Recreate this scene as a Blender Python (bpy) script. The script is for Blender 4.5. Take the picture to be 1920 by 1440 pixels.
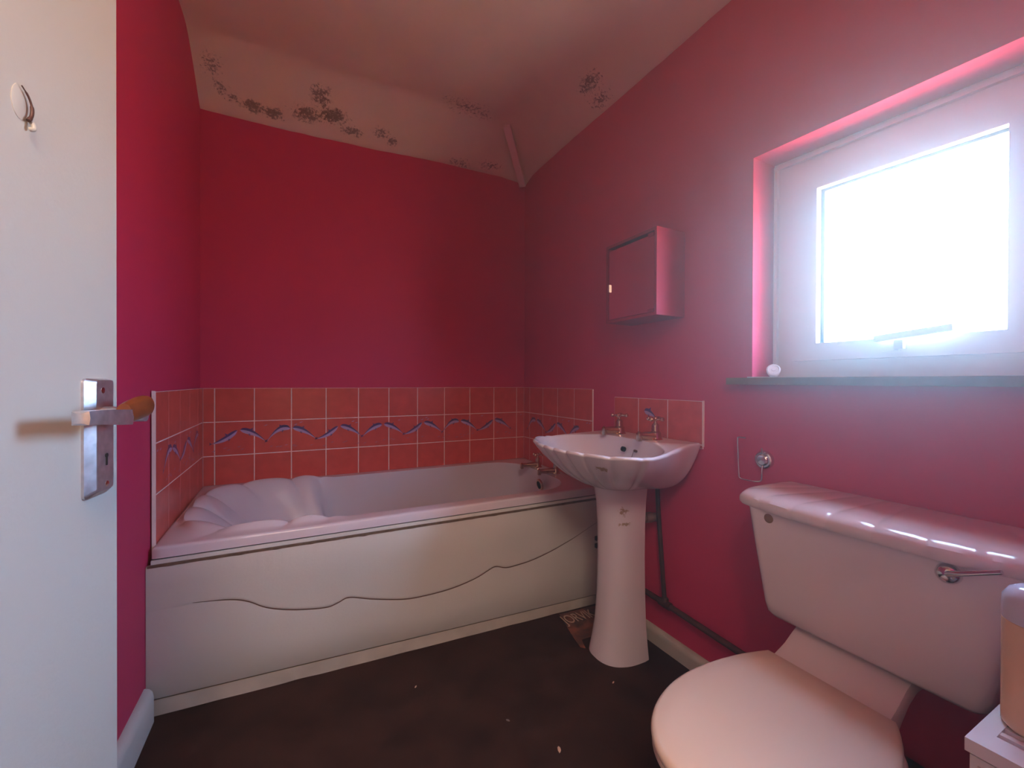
import bpy, bmesh, math, random
from mathutils import Vector, Matrix, noise
PI = math.pi
random.seed(7)
for o in list(bpy.data.objects): bpy.data.objects.remove(o)
C = bpy.context.scene.collection
SC = bpy.context.scene
W = 1.6366            # inner width of the room, left tile face to right wall

# ------------------------------------------------------------------ camera
yaw, pit, rol = .4713, -.005, -.0035
c_, s_ = math.cos(yaw), math.sin(yaw)
r_ = Vector((c_, -s_, 0)); f_ = Vector((s_, c_, 0)); u_ = Vector((0, 0, 1))
F_ = f_*math.cos(pit)+u_*math.sin(pit); U_ = u_*math.cos(pit)-f_*math.sin(pit)
R_ = r_*math.cos(rol)-U_*math.sin(rol); U_ = U_*math.cos(rol)+r_*math.sin(rol)
cam = bpy.data.cameras.new('camera'); co = bpy.data.objects.new('camera', cam); C.objects.link(co)
cam.sensor_width = 36; cam.lens = 793.6*36/1920; cam.clip_start = .02
M3 = Matrix((R_, U_, -F_)).transposed()
co.matrix_world = Matrix.Translation((.3729, -2.3129, 1.033)) @ M3.to_4x4()
SC.camera = co

# ------------------------------------------------------------------ light
SC.view_settings.view_transform = 'Standard'; SC.view_settings.look = 'None'
SC.view_settings.gamma = 1; SC.view_settings.use_curve_mapping = False
SC.view_settings.exposure = 0.3
w = bpy.data.worlds.new('world'); SC.world = w; w.use_nodes = True
nt = w.node_tree; nt.nodes.clear()
tc = nt.nodes.new('ShaderNodeTexCoord'); sx = nt.nodes.new('ShaderNodeSeparateXYZ')
mr = nt.nodes.new('ShaderNodeMapRange'); mr.inputs[1].default_value = -1; mr.inputs[2].default_value = 1
cr = nt.nodes.new('ShaderNodeValToRGB'); bg = nt.nodes.new('ShaderNodeBackground'); wo = nt.nodes.new('ShaderNodeOutputWorld')
nt.links.new(tc.outputs['Generated'], sx.inputs[0]); nt.links.new(sx.outputs['Z'], mr.inputs[0])
nt.links.new(mr.outputs[0], cr.inputs[0]); nt.links.new(cr.outputs[0], bg.inputs[0]); nt.links.new(bg.outputs[0], wo.inputs[0])
E = cr.color_ramp.elements
E[0].position = .25; E[0].color = (.50, .26, .10, 1)
E[1].position = .90; E[1].color = (.14, .30, .50, 1)
for p, col in ((.44, (.66, .40, .20, 1)), (.50, (.66, .60, .56, 1)), (.60, (.26, .58, .92, 1)), (.74, (.20, .58, 1.0, 1))):
    e = E.new(p); e.color = col
bg.inputs[1].default_value = 66
pl = bpy.data.lights.new('window_portal', 'AREA'); pl.shape = 'RECTANGLE'; pl.size = .42; pl.size_y = .48
pl.cycles.is_portal = True
po = bpy.data.objects.new('window_portal', pl); C.objects.link(po)
po.location = (1.80, -1.80, 1.365); po.rotation_euler = (0, PI/2, 0)
hl = bpy.data.lights.new('landing_fill_light', 'AREA'); hl.shape = 'DISK'; hl.size = .8; hl.energy = 44; hl.color = (1, .76, .58)  # unseen fill light added behind the doorway to brighten the room
ho = bpy.data.objects.new('landing_fill_light', hl); C.objects.link(ho); ho.location = (.28, -3.05, 2.36)

# ------------------------------------------------------------------ helpers
def tag(o, label=None, cat=None, group=None, kind=None):
    if label: o['label'] = label
    if cat: o['category'] = cat
    if group: o['group'] = group
    if kind: o['kind'] = kind
    return o
def empty(name, loc, label, cat, group=None, kind=None):
    o = bpy.data.objects.new(name, None); C.objects.link(o); o.location = loc; o.empty_display_size = .05
    return tag(o, label, cat, group, kind)
def obj(name, bm, mats, parent=None, smooth=None, bevel=0, seg=2):
    """bm is in world coordinates; child objects get their parent's offset removed"""
    me = bpy.data.meshes.new(name)
    if bevel:
        es = [e for e in bm.edges if len(e.link_faces) == 2 and e.calc_face_angle(0) > .6]
        bmesh.ops.bevel(bm, geom=es, offset=bevel, segments=seg, affect='EDGES', profile=.5, clamp_overlap=True)
    bmesh.ops.recalc_face_normals(bm, faces=bm.faces)
    if smooth is not None:
        for f in bm.faces: f.smooth = True
        for e in bm.edges:
            if len(e.link_faces) == 2 and e.calc_face_angle(0) > smooth: e.smooth = False
    bm.to_mesh(me); bm.free()
    for m in (mats if isinstance(mats, (list, tuple)) else [mats]): me.materials.append(m)
    o = bpy.data.objects.new(name, me); C.objects.link(o)
    if parent:
        o.parent = parent
        wl = Vector((0, 0, 0)); p = parent
        rot = None
        while p: wl = wl+p.location; p = p.parent
        me.transform(Matrix.Translation(-wl))
    return o
def origin(o, loc):
    """set a parentless mesh object's origin"""
    o.data.transform(Matrix.Translation(-Vector(loc))); o.location = loc; return o
def box(bm, a, b, mi=0, M=None):
    x0, y0, z0 = a; x1, y1, z1 = b
    v = [bm.verts.new(p) for p in ((x0,y0,z0),(x1,y0,z0),(x1,y1,z0),(x0,y1,z0),(x0,y0,z1),(x1,y0,z1),(x1,y1,z1),(x0,y1,z1))]
    if M:
        for q in v: q.co = M @ q.co
    for i in ((0,3,2,1),(4,5,6,7),(0,1,5,4),(1,2,6,5),(2,3,7,6),(3,0,4,7)):
        bm.faces.new([v[k] for k in i]).material_index = mi
    return v
def rings(bm, rs, cap0=True, cap1=True, mi=0, closed=True):
    vs = [[bm.verts.new(p) for p in r] for r in rs]
    n = len(vs[0])
    for a, b in zip(vs, vs[1:]):
        for i in range(n if closed else n-1):
            j = (i+1) % n
            bm.faces.new((a[i], a[j], b[j], b[i])).material_index = mi
    if cap0: bm.faces.new(list(reversed(vs[0]))).material_index = mi
    if cap1: bm.faces.new(vs[-1]).material_index = mi
    return vs
def basis(d):
    d = Vector(d).normalized(); a = Vector((0,0,1)) if abs(d.z) < .9 else Vector((1,0,0))
    x = d.cross(a).normalized(); y = d.cross(x).normalized(); return x, y, d
def tube(bm, pts, r, n=12, mi=0, caps=True, flat=None):
    pts = [Vector(p) for p in pts]; rr = r if isinstance(r, (list, tuple)) else [r]*len(pts)
    rs = []; px = None
    for i, p in enumerate(pts):
        d = (pts[min(i+1, len(pts)-1)]-pts[max(i-1, 0)])
        if d.length < 1e-9: d = Vector((0,0,1))
        d.normalize()
        if px is None: px, py, _ = basis(d)
        else:
            px = (px-d*px.dot(d)).normalized(); py = d.cross(px)
        ring = []
        for k in range(n):
            a = 2*PI*k/n; v = px*math.cos(a)*rr[i]+py*math.sin(a)*rr[i]
            if flat: v = Vector((v.x*flat[0], v.y*flat[1], v.z*flat[2]))
            ring.append(p+v)
        rs.append(ring)
    rings(bm, rs, caps, caps, mi)
def lathe(bm, base, axis, prof, n=24, mi=0):
    """prof: (distance along the axis, radius)"""
    x, y, d = basis(axis); base = Vector(base)
    rs = [[base+d*h+(x*math.cos(2*PI*k/n)+y*math.sin(2*PI*k/n))*max(r, 1e-4) for k in range(n)] for h, r in prof]
    rings(bm, rs, True, True, mi)
def smooth_path(pts, n=6):
    pts = [Vector(p) for p in pts]; out = []
    P = [pts[0]*2-pts[1]]+pts+[pts[-1]*2-pts[-2]]
    for i in range(1, len(P)-2):
        for k in range(n):
            t = k/n; a, b, c, d = P[i-1], P[i], P[i+1], P[i+2]
            out.append(.5*((2*b)+(c-a)*t+(2*a-5*b+4*c-d)*t*t+(3*b-a-3*c+d)*t**3))
    out.append(pts[-1]); return out
def poly_solid(bm, pts, nrm, th, mi=0):
    """flat outline extruded along nrm"""
    n = Vector(nrm)*th
    rings(bm, [[Vector(p) for p in pts], [Vector(p)+n for p in pts]], mi=mi)

# ------------------------------------------------------------------ materials
def mat(name, col, rough=.5, metal=0, spec=.5, noise_amt=0, noise_scale=8, bump=0, bump_scale=60, coat=0, col2=None):
    m = bpy.data.materials.new(name); m.use_nodes = True; t = m.node_tree; b = t.nodes['Principled BSDF']
    b.inputs['Base Color'].default_value = (*col, 1); b.inputs['Roughness'].default_value = rough
    b.inputs['Metallic'].default_value = metal; b.inputs['Specular IOR Level'].default_value = spec
    if coat: b.inputs['Coat Weight'].default_value = coat; b.inputs['Coat Roughness'].default_value = .06
    geo = t.nodes.new('ShaderNodeNewGeometry')
    if noise_amt or col2:
        n = t.nodes.new('ShaderNodeTexNoise'); n.inputs['Scale'].default_value = noise_scale; n.inputs['Detail'].default_value = 6
        t.links.new(geo.outputs['Position'], n.inputs['Vector'])
        mx = t.nodes.new('ShaderNodeMix'); mx.data_type = 'RGBA'
        c2 = col2 or tuple(c*(1-noise_amt) for c in col)
        mx.inputs[6].default_value = (*col, 1); mx.inputs[7].default_value = (*c2, 1)
        rp = t.nodes.new('ShaderNodeMapRange'); rp.inputs[1].default_value = .35; rp.inputs[2].default_value = .7
        t.links.new(n.outputs['Fac'], rp.inputs[0]); t.links.new(rp.outputs[0], mx.inputs[0]); t.links.new(mx.outputs[2], b.inputs['Base Color'])
    if bump:
        n = t.nodes.new('ShaderNodeTexNoise'); n.inputs['Scale'].default_value = bump_scale; n.inputs['Detail'].default_value = 5
        t.links.new(geo.outputs['Position'], n.inputs['Vector'])
        bp = t.nodes.new('ShaderNodeBump'); bp.inputs['Strength'].default_value = bump; bp.inputs['Distance'].default_value = .002
        t.links.new(n.outputs['Fac'], bp.inputs['Height']); t.links.new(bp.outputs[0], b.inputs['Normal'])
    return m
def add_stains(m, blobs, col, scale=55, thresh=.5, soft=.12, fine=True):
    """stains with a shape of their own: ellipsoids (centre, radii, strength) broken up by noise"""
    t = m.node_tree; b = t.nodes['Principled BSDF']; L = t.links
    geo = t.nodes.new('ShaderNodeNewGeometry')
    n = t.nodes.new('ShaderNodeTexNoise'); n.inputs['Scale'].default_value = scale; n.inputs['Detail'].default_value = 8; n.inputs['Roughness'].default_value = .75
    L.new(geo.outputs['Position'], n.inputs['Vector'])
    total = None
    for cen, rad, st in blobs:
        s1 = t.nodes.new('ShaderNodeVectorMath'); s1.operation = 'SUBTRACT'; s1.inputs[1].default_value = cen; L.new(geo.outputs['Position'], s1.inputs[0])
        s2 = t.nodes.new('ShaderNodeVectorMath'); s2.operation = 'DIVIDE'; s2.inputs[1].default_value = rad; L.new(s1.outputs[0], s2.inputs[0])
        s3 = t.nodes.new('ShaderNodeVectorMath'); s3.operation = 'LENGTH'; L.new(s2.outputs[0], s3.inputs[0])
        s4 = t.nodes.new('ShaderNodeMapRange'); s4.interpolation_type = 'SMOOTHSTEP'
        s4.inputs[1].default_value = 1; s4.inputs[2].default_value = 0; s4.inputs[3].default_value = 0; s4.inputs[4].default_value = st
        L.new(s3.outputs['Value'], s4.inputs[0])
        if total is None: total = s4.outputs[0]
        else:
            mx = t.nodes.new('ShaderNodeMath'); mx.operation = 'MAXIMUM'; L.new(total, mx.inputs[0]); L.new(s4.outputs[0], mx.inputs[1]); total = mx.outputs[0]
    # mask = smoothstep(noise + blob - 1)
    nr = t.nodes.new('ShaderNodeMapRange'); nr.inputs[1].default_value = .36; nr.inputs[2].default_value = .64; L.new(n.outputs['Fac'], nr.inputs[0])
    a = t.nodes.new('ShaderNodeMath'); a.operation = 'ADD'; L.new(total, a.inputs[0]); L.new(nr.outputs[0], a.inputs[1])
    r = t.nodes.new('ShaderNodeMapRange'); r.interpolation_type = 'SMOOTHSTEP'
    r.inputs[1].default_value = thresh; r.inputs[2].default_value = thresh+soft
    L.new(a.outputs[0], r.inputs[0])
    mu = t.nodes.new('ShaderNodeMath'); mu.operation = 'MULTIPLY'; L.new(r.outputs[0], mu.inputs[0]); mu.inputs[1].default_value = col[3] if len(col) > 3 else 1
    mix = t.nodes.new('ShaderNodeMix'); mix.data_type = 'RGBA'; mix.inputs[7].default_value = (*col[:3], 1)
    old = b.inputs['Base Color']
    if old.links: L.new(old.links[0].from_socket, mix.inputs[6])
    else: mix.inputs[6].default_value = old.default_value
    L.new(mu.outputs[0], mix.inputs[0]); L.new(mix.outputs[2], b.inputs['Base Color'])

PAINT = mat('magenta_wall_paint', (.66, .036, .122), .60, spec=.35, noise_amt=.06, noise_scale=3, bump=.25, bump_scale=90)
CEIL = mat('ceiling_plaster', (.90, .74, .60), .8, noise_amt=.08, noise_scale=5, bump=.5, bump_scale=45)
TILE = mat('terracotta_tile', (.74, .115, .095), .24, noise_amt=.0, col2=(.62, .085, .070), noise_scale=22, bump=.12, bump_scale=70)
GROUT = mat('white_grout', (.90, .76, .72), .8)
DOLD = mat('dolphin_dark_glaze', (.10, .06, .20), .25)
DOLL = mat('dolphin_lilac_glaze', (.52, .38, .62), .25)
SPLASH = mat('splash_glaze', (.48, .22, .36), .25)
CERAM = mat('blush_ceramic', (.74, .63, .63), .10, spec=.45)
ACRYL = mat('bath_acrylic', (.72, .64, .70), .16, spec=.5)
PANEL = mat('cream_bath_panel', (.63, .61, .57), .35, noise_amt=.08, noise_scale=4, bump=.15, bump_scale=150)
PLINTH = mat('plinth_board', (.60, .54, .47), .6, noise_amt=.2, noise_scale=14)
WHITEP = mat('white_gloss_paint', (.74, .73, .70), .45, noise_amt=.05, noise_scale=5, bump=.08, bump_scale=120)
DOORP = mat('cream_door_paint', (.60, .59, .54), .40, noise_amt=.03, noise_scale=3, bump=.12, bump_scale=160)
UPVC = mat('white_upvc', (.74, .70, .66), .30)
SEAL = mat('dark_seal', (.03, .03, .035), .5)
FLOOR = mat('dark_brown_vinyl', (.050, .019, .013), .75, spec=.25, noise_amt=.0, col2=(.026, .009, .006), noise_scale=9, bump=.3, bump_scale=80)
CHROME = mat('chrome', (.72, .70, .72), .14, metal=1)
SATIN = mat('scuffed_aluminium', (.72, .69, .73), .42, metal=1, noise_amt=.25, noise_scale=90, bump=.15, bump_scale=120)
BRASS = mat('worn_tap_metal', (.62, .42, .30), .16, metal=1)
DARK = mat('dark_hole', (.012, .008, .008), .7)  # near-black: painted shade for gaps and holes, also the black clips
COPPER = mat('dull_copper_pipe', (.13, .06, .05), .45, metal=.3, noise_amt=.4, noise_scale=30)
WOOD = mat('brown_wood_grip', (.20, .052, .016), .35, noise_amt=.35, noise_scale=40)
MIRROR = mat('mirror_glass', (.86, .80, .80), .02, metal=1)
SILLM = mat('grey_sill', (.34, .20, .14), .8, spec=.2, noise_amt=.2, noise_scale=20)
PLASTIC = mat('white_plastic', (.80, .78, .80), .28)
SEATM = mat('seat_plastic', (.60, .45, .37), .42, spec=.35)
BATTEN = mat('painted_batten', (.98, .74, .72), .6)
CARC = mat('cabinet_paint', (.40, .028, .075), .50, spec=.3, noise_amt=.1, noise_scale=12)
DOORIN = mat('painted_gap_shade', (.02, .008, .01), .6)
LAND = mat('landing_wall_paint', (.66, .58, .50), .7)
CARPET = mat('landing_carpet', (.18, .12, .09), .95)
GLAZ = bpy.data.materials.new('obscured_glass'); GLAZ.use_nodes = True
t = GLAZ.node_tree; t.nodes.clear()
o1 = t.nodes.new('ShaderNodeOutputMaterial'); tr = t.nodes.new('ShaderNodeBsdfTransparent'); tl = t.nodes.new('ShaderNodeBsdfTranslucent')
gl = t.nodes.new('ShaderNodeBsdfGlossy'); gl.inputs['Roughness'].default_value = .2
m1 = t.nodes.new('ShaderNodeMixShader'); m1.inputs[0].default_value = .22; m2 = t.nodes.new('ShaderNodeMixShader'); m2.inputs[0].default_value = .05
tr.inputs[0].default_value = (.95, .97, 1, 1); tl.inputs[0].default_value = (.95, .95, .97, 1)
t.links.new(tr.outputs[0], m1.inputs[1]); t.links.new(tl.outputs[0], m1.inputs[2]); t.links.new(m1.outputs[0], m2.inputs[1]); t.links.new(gl.outputs[0], m2.inputs[2]); t.links.new(m2.outputs[0], o1.inputs[0])
gn = t.nodes.new('ShaderNodeTexNoise'); gn.inputs['Scale'].default_value = 90; gb = t.nodes.new('ShaderNodeBump'); gb.inputs['Strength'].default_value = .6; gb.inputs['Distance'].default_value = .004
t.links.new(gn.outputs[0], gb.inputs['Height']); t.links.new(gb.outputs[0], gl.inputs['Normal'])

def FL(x): return .06-.03*x          # the old floor dips to the right

# ------------------------------------------------------------------ room shell
YN = -2.28                            # inner face of the wall with the doorway
def struct(o, kind='structure'): o['kind'] = kind; return o
bm = bmesh.new()                      # floor slab
NX, NY = 24, 32
g = []
for j in range(NY+1):
    row = []
    for i in range(NX+1):
        x = -.12+(W+.30)*i/NX; y = YN-.1+(-YN+.2)*j/NY
        row.append(bm.verts.new((x, y, FL(x)+.0015*noise.noise(Vector((x*5, y*5, 0))))))
    g.append(row)
for j in range(NY):
    for i in range(NX): bm.faces.new((g[j][i], g[j][i+1], g[j+1][i+1], g[j+1][i]))
b0 = [bm.verts.new((x, y, -.12)) for x, y in ((-.12, YN-.1), (W+.18, YN-.1), (W+.18, .1), (-.12, .1))]
bm.faces.new(list(reversed(b0)))
bm.faces.new([b0[0], b0[1]]+[g[0][i] for i in range(NX, -1, -1)]); bm.faces.new([b0[2], b0[3]]+[g[NY][i] for i in range(NX+1)])
bm.faces.new([b0[1], b0[2]]+[g[j][NX] for j in range(NY, -1, -1)]); bm.faces.new([b0[3], b0[0]]+[g[j][0] for j in range(NY+1)])
struct(obj('floor', bm, FLOOR, smooth=.5))

def zceil(x, y):
    back = .172-.030*max(0, (x-.75)/.9)+.008*math.sin(x*4.2+.5)
    tb = max(0, 1+y/.27); tr_ = max(0, 1-(W-x)/.30)
    a = back*(tb**1.25 if tb > 0 else 0); b = .138*(tr_**1.3 if tr_ > 0 else 0)
    d = (a**4+b**4)**.25 if (a or b) else 0
    return 2.420-d+.004*noise.noise(Vector((x*3, y*3, 5)))
bm = bmesh.new(); NX, NY = 72, 96; g = []
for j in range(NY+1):
    row = []
    for i in range(NX+1):
        x = -.06+(W+.12)*i/NX; y = YN-.06+(-YN+.12)*j/NY
        xx = min(max(x, 0), W); yy = min(y, 0)
        row.append(bm.verts.new((x, y, zceil(xx, yy)+.003*noise.noise(Vector((x*14, y*14, 1))))))
    g.append(row)
for j in range(NY):
    for i in range(NX): bm.faces.new((g[j][i], g[j][i+1], g[j+1][i+1], g[j+1][i]))
ext = bmesh.ops.extrude_face_region(bm, geom=list(bm.faces))
for v in [q for q in ext['geom'] if isinstance(q, bmesh.types.BMVert)]: v.co.z = 2.56
CEILING = struct(obj('ceiling', bm, CEIL, smooth=.6))

bm = bmesh.new(); box(bm, (-.12, .006, -.12), (W+.18, .13, 2.6)); struct(obj('wall_back', bm, PAINT))
bm = bmesh.new(); box(bm, (-.13, YN, -.12), (-.010, .10, 2.6)); struct(obj('wall_left', bm, PAINT))
# right wall with the window opening; its head rises a little towards the door
WY0, WY1 = -1.476, -2.128              # opening, left and right as seen
WX0, WX1 = W+.004, 1.80
WZ0 = 1.049
def head(y): return 1.732+(y-WY0)*.036
bm = bmesh.new()
box(bm, (WX0, YN-.1, -.12), (WX1, .10, WZ0-.012))
box(bm, (WX0, WY0, WZ0-.012), (WX1, .10, 2.6))
box(bm, (WX0, YN-.1, WZ0-.012), (WX1, WY1, 2.6))
v = box(bm, (WX0, WY1, 1.6), (WX1, WY0, 2.6))
for q in v:
    if q.co.z < 2: q.co.z = head(q.co.y)
struct(obj('wall_right', bm, PAINT))
bm = bmesh.new()                      # wall with the doorway the photo is taken through
DX0, DX1, DZ = .03, .82, 2.04
box(bm, (-.13, YN-.10, -.12), (DX0, YN, 2.6)); box(bm, (DX1, YN-.10, -.12), (WX0, YN, 2.6)); box(bm, (DX0, YN-.10, DZ), (DX1, YN, 2.6))
struct(obj('wall_front', bm, PAINT))
# landing behind the doorway
bm = bmesh.new(); box(bm, (-.5, -3.9, -.12), (1.8, YN-.10, .035)); struct(obj('floor_landing', bm, CARPET))
bm = bmesh.new(); box(bm, (-.5, -3.9, 2.42), (1.8, YN-.10, 2.56)); struct(obj('ceiling_landing', bm, CEIL))
bm = bmesh.new(); box(bm, (-.62, -4.0, -.12), (-.5, YN-.1, 2.56)); struct(obj('wall_landing_left', bm, LAND))
bm = bmesh.new(); box(bm, (1.8, -4.0, -.12), (1.92, YN-.1, 2.56)); struct(obj('wall_landing_right', bm, LAND))
bm = bmesh.new(); box(bm, (-.62, -4.12, -.12), (1.92, -3.9, 2.56)); struct(obj('wall_landing_back', bm, LAND))
bm = bmesh.new(); box(bm, (-.62, YN-.10, -.12), (-.13, YN-.02, 2.56)); struct(obj('wall_landing_front', bm, LAND))

# skirting boards
def skirt(name, pts, h, th, side):
    bm = bmesh.new()
    for (x0, y0), (x1, y1) in zip(pts, pts[1:]):
        pass
    return bm
bm = bmesh.new()                      # left: runs from the bath panel to the doorway
prof = [(0, 0), (.022, 0), (.022, .072), (.019, .088), (.012, .097), (.003, .101), (0, .101)]
rs = []
for y in (-.775, -.780, -1.2, -1.7, YN): rs.append([Vector((-.010+a*(.8 if y > -.778 else 1), y, FL(0)+b*(.97 if y > -.778 else 1)+(.012 if y < -1 else 0)*max(0, min(1, (-y-1)/.3)) - (0 if b else .0))) for a, b in prof])
rings(bm, rs); struct(obj('baseboard_left', bm, WHITEP, smooth=.6))
bm = bmesh.new(); rs = []
for y in (-.80, -1.1, -1.5, -1.9, YN): rs.append([Vector((W+.004-a, y, FL(W)-.012+b*.72)) for a, b in prof])
rings(bm, rs); SKR = obj('baseboard_right', bm, PLINTH, smooth=.6); struct(SKR)

# ------------------------------------------------------------------ window
win = empty('window_1', (1.76, -1.8, WZ0), None, None, kind='structure')
XF = 1.745                            # inner face of the fixed frame
def frame(bm, x0, x1, y0, y1, z0, z1, wl, wr, wb, wt, slope=0):
    """rectangular ring, y0 > y1 (left, right)"""
    def rect(x, a, b, c, d): return [Vector((x, a, c)), Vector((x, b, c)), Vector((x, b, d+slope*(b-y0))), Vector((x, a, d+slope*(a-y0)))]
    o0 = rect(x0, y0, y1, z0, z1); i0 = rect(x0, y0-wl, y1+wr, z0+wb, z1-wt)
    o1 = rect(x1, y0, y1, z0, z1); i1 = rect(x1, y0-wl, y1+wr, z0+wb, z1-wt)
    rs = [[bm.verts.new(p) for p in q] for q in (o0, i0, i1, o1)]
    for a, b in ((0, 1), (1, 2), (2, 3), (3, 0)):
        for i in range(4):
            j = (i+1) % 4; bm.faces.new((rs[a][i], rs[a][j], rs[b][j], rs[b][i]))
bm = bmesh.new(); frame(bm, XF, 1.80, WY0-.002, WY1+.002, WZ0+.001, head(WY0)-.002, .066, .066, .060, .058, .036)
obj('frame', bm, UPVC, win, bevel=.004)
bm = bmesh.new(); frame(bm, XF-.012, XF, WY0-.008, WY1+.012, WZ0+.002, head(WY0)-.014, .010, .010, .008, .010, .036)
obj('bead', bm, UPVC, win, bevel=.003)
SY0, SY1, SZ0, SZ1 = WY0-.066, WY1+.066, WZ0+.050, 1.672
sash = None
bm = bmesh.new(); frame(bm, XF-.024, XF+.03, SY0, SY1, SZ0, SZ1, .074, .074, .050, .070, .036)
sash = obj('sash', bm, UPVC, win, bevel=.005, smooth=.9)
GY0, GY1, GZ0, GZ1 = SY0-.074, SY1+.074, SZ0+.050, SZ1-.070
bm = bmesh.new(); frame(bm, XF-.001, XF+.004, GY0+.002, GY1-.002, GZ0-.002, GZ1+.002, .011, .006, .003, .012, .036)
obj('seal', bm, SEAL, sash)
bm = bmesh.new()
v = box(bm, (XF+.010, GY1-.004, GZ0-.004), (XF+.016, GY0+.004, GZ1+.004))
for q in v:
    if q.co.z > 1.4: q.co.z += .036*(q.co.y-GY0)
obj('pane', bm, GLAZ, sash)
bm = bmesh.new()                      # handle: rose plus blade, part turned
yc, zc = -1.792, 1.128
box(bm, (XF-.036, yc-.018, zc-.014), (XF-.015, yc+.018, zc+.014)); box(bm, (XF-.046, yc-.030, zc-.010), (XF-.028, yc-.012, zc+.012))
M = Matrix.Translation((XF-.052, yc+.012, zc+.014)) @ Matrix.Rotation(-.10, 4, 'X')
box(bm, (-.006, -.135, -.003), (.008, .012, .013), M=M)
obj('handle', bm, UPVC, win, bevel=.003)
bm = bmesh.new(); box(bm, (W-.028, -1.405, 1.030), (XF+.02, -1.478, 1.0485)); 
bm.free(); bm = bmesh.new()
pts = [(W-.026, -1.408), (W+.003, -1.408), (W+.003, WY0-.001), (XF, WY0-.001), (XF, WY1+.001), (W+.003, WY1+.001), (W+.003, WY1-.07), (W-.026, WY1-.07)]
poly_solid(bm, [Vector((a, b, 1.027)) for a, b in pts], (0, 0, 1), .0215)
sill = obj('trim_1', bm, SILLM, bevel=.004); struct(sill)
bm = bmesh.new()
poly_solid(bm, [Vector((a, b, 1.0485)) for a, b in ((W-.022, WY0-.001), (XF, WY0-.001), (XF, WY1+.001), (W-.022, WY1+.001))], (0, 0, 1), .0025)
struct(obj('trim_2', bm, UPVC))

# ------------------------------------------------------------------ door
DE = Vector((.146, -1.524, 0)); dd = Vector((.148, .989, 0)).normalized(); dn = Vector((.989, -.148, 0)).normalized()
door = empty('door_1', (DE.x-dd.x*.76, DE.y-dd.y*.76, .05), None, None, kind='structure')
def DP(s, off, z): return DE+dd*s+dn*off+Vector((0, 0, z))
DM = Matrix(((dd.x, dn.x, 0, DE.x), (dd.y, dn.y, 0, DE.y), (0, 0, 1, 0), (0, 0, 0, 1)))   # local (s, off, z)
bm = bmesh.new(); box(bm, (-.745, -.036, .062), (0, 0, 2.03), M=DM); obj('door_leaf', bm, DOORP, door, bevel=.002)
bm = bmesh.new()                      # back plate with rounded ends and chamfered front
def rrect(s0, s1, z0, z1, r, off, n=5):
    p = []
    for cx, cz, a0 in ((s1-r, z0+r, -PI/2), (s1-r, z1-r, 0), (s0+r, z1-r, PI/2), (s0+r, z0+r, PI)):
        for k in range(n+1):
            a = a0+PI/2*k/n; p.append(DM @ Vector((cx+r*math.cos(a), off, cz+r*math.sin(a))))
    return p
rings(bm, [rrect(-.0785, -.0265, .8822, 1.0355, .007, -.001), rrect(-.0785, -.0265, .8822, 1.0355, .007, .003), rrect(-.066, -.0285, .889, 1.0335, .005, .0095)])
hp = obj('handle_plate', bm, SATIN, door, smooth=.45)
bm = bmesh.new()
lathe(bm, DM @ Vector((-.049, .008, .987)), dn, [(0, .012), (.012, .0115), (.018, .009), (.046, .009)], 20)
rs = []
for s, h0, h1, o0, o1 in ((-.176, .987, .998, .045, .052), (-.174, .985, 1.000, .041, .056), (-.166, .9845, 1.000, .040, .057), (-.13, .982, .999, .040, .057), (-.090, .9775, .9965, .040, .057), (-.086, .978, .995, .041, .056)):
    rs.append([DM @ Vector(p) for p in ((s, o0, h0), (s, o1, h0), (s, o1+.001, (h0+h1)/2), (s, o1, h1), (s, o0, h1))])
rings(bm, rs)
lv = obj('lever', bm, SATIN, door, smooth=.5, bevel=.0012)
bm = bmesh.new(); rs = []
for s, zc, rz, ro in ((-.092, .9915, .0125, .0065), (-.080, .9935, .0140, .0075), (-.060, .9965, .0150, .0080), (-.045, .9980, .0150, .0080), (-.036, .9985, .0135, .0075), (-.030, .9990, .0095, .006), (-.0275, .9992, .003, .002)):
    rs.append([DM @ Vector((s, .049+ro*math.cos(2*PI*k/20)*1.2, zc+rz*math.copysign(abs(math.sin(2*PI*k/20))**.7, math.sin(2*PI*k/20)))) for k in range(20)])
rings(bm, rs); tag(obj('wooden_grip', bm, WOOD, lv, smooth=.9), 'brown wooden grip')
bm = bmesh.new()
lathe(bm, DM @ Vector((-.045, .0085, .934)), dn, [(0, .003), (.002, .003)], 12); box(bm, (-.0465, .0085, .921), (-.0435, .0105, .934), M=DM)
obj('keyhole', bm, DARK, hp)
for z in (1.020, .896):
    bm = bmesh.new(); lathe(bm, DM @ Vector((-.052 if z > 1 else -.043, .0085, z)), dn, [(0, .0042), (.0012, .004), (.0018, .001)], 14); obj('screw', bm, CHROME, hp, smooth=.5)
bm = bmesh.new()                      # stick-on hook high up on the door
rings(bm, [[DM @ Vector((-.1745+a*r, o, 1.318+b*r)) for a, b in [(math.cos(2*PI*k/28)*.011, math.sin(2*PI*k/28)*.0175) for k in range(28)]] for r, o in ((1, 0), (1, .0006), (.85, .0012))])
hk = obj('coat_hook', bm, DOORP, door, smooth=.7)
bm = bmesh.new()
tube(bm, smooth_path([DM @ Vector(p) for p in ((-.1780, .004, 1.3330), (-.1700, .0045, 1.3270), (-.1660, .005, 1.3180), (-.1665, .005, 1.3090), (-.1700, .0045, 1.3020))]), [.0006]*4+[.0010]*8+[.0016]*9+[.0020]*4, 8)
tag(obj('hook_slot', bm, COPPER, hk, smooth=.8), 'dark curved slot')
bm = bmesh.new(); tube(bm, smooth_path([DM @ Vector(p) for p in ((-.1655, .002, 1.3060), (-.1650, .005, 1.3010), (-.1655, .006, 1.2960), (-.1660, .003, 1.2950))]), .0022, 8); obj('hook_tip', bm, DOORP, hk, smooth=.8)

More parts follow.
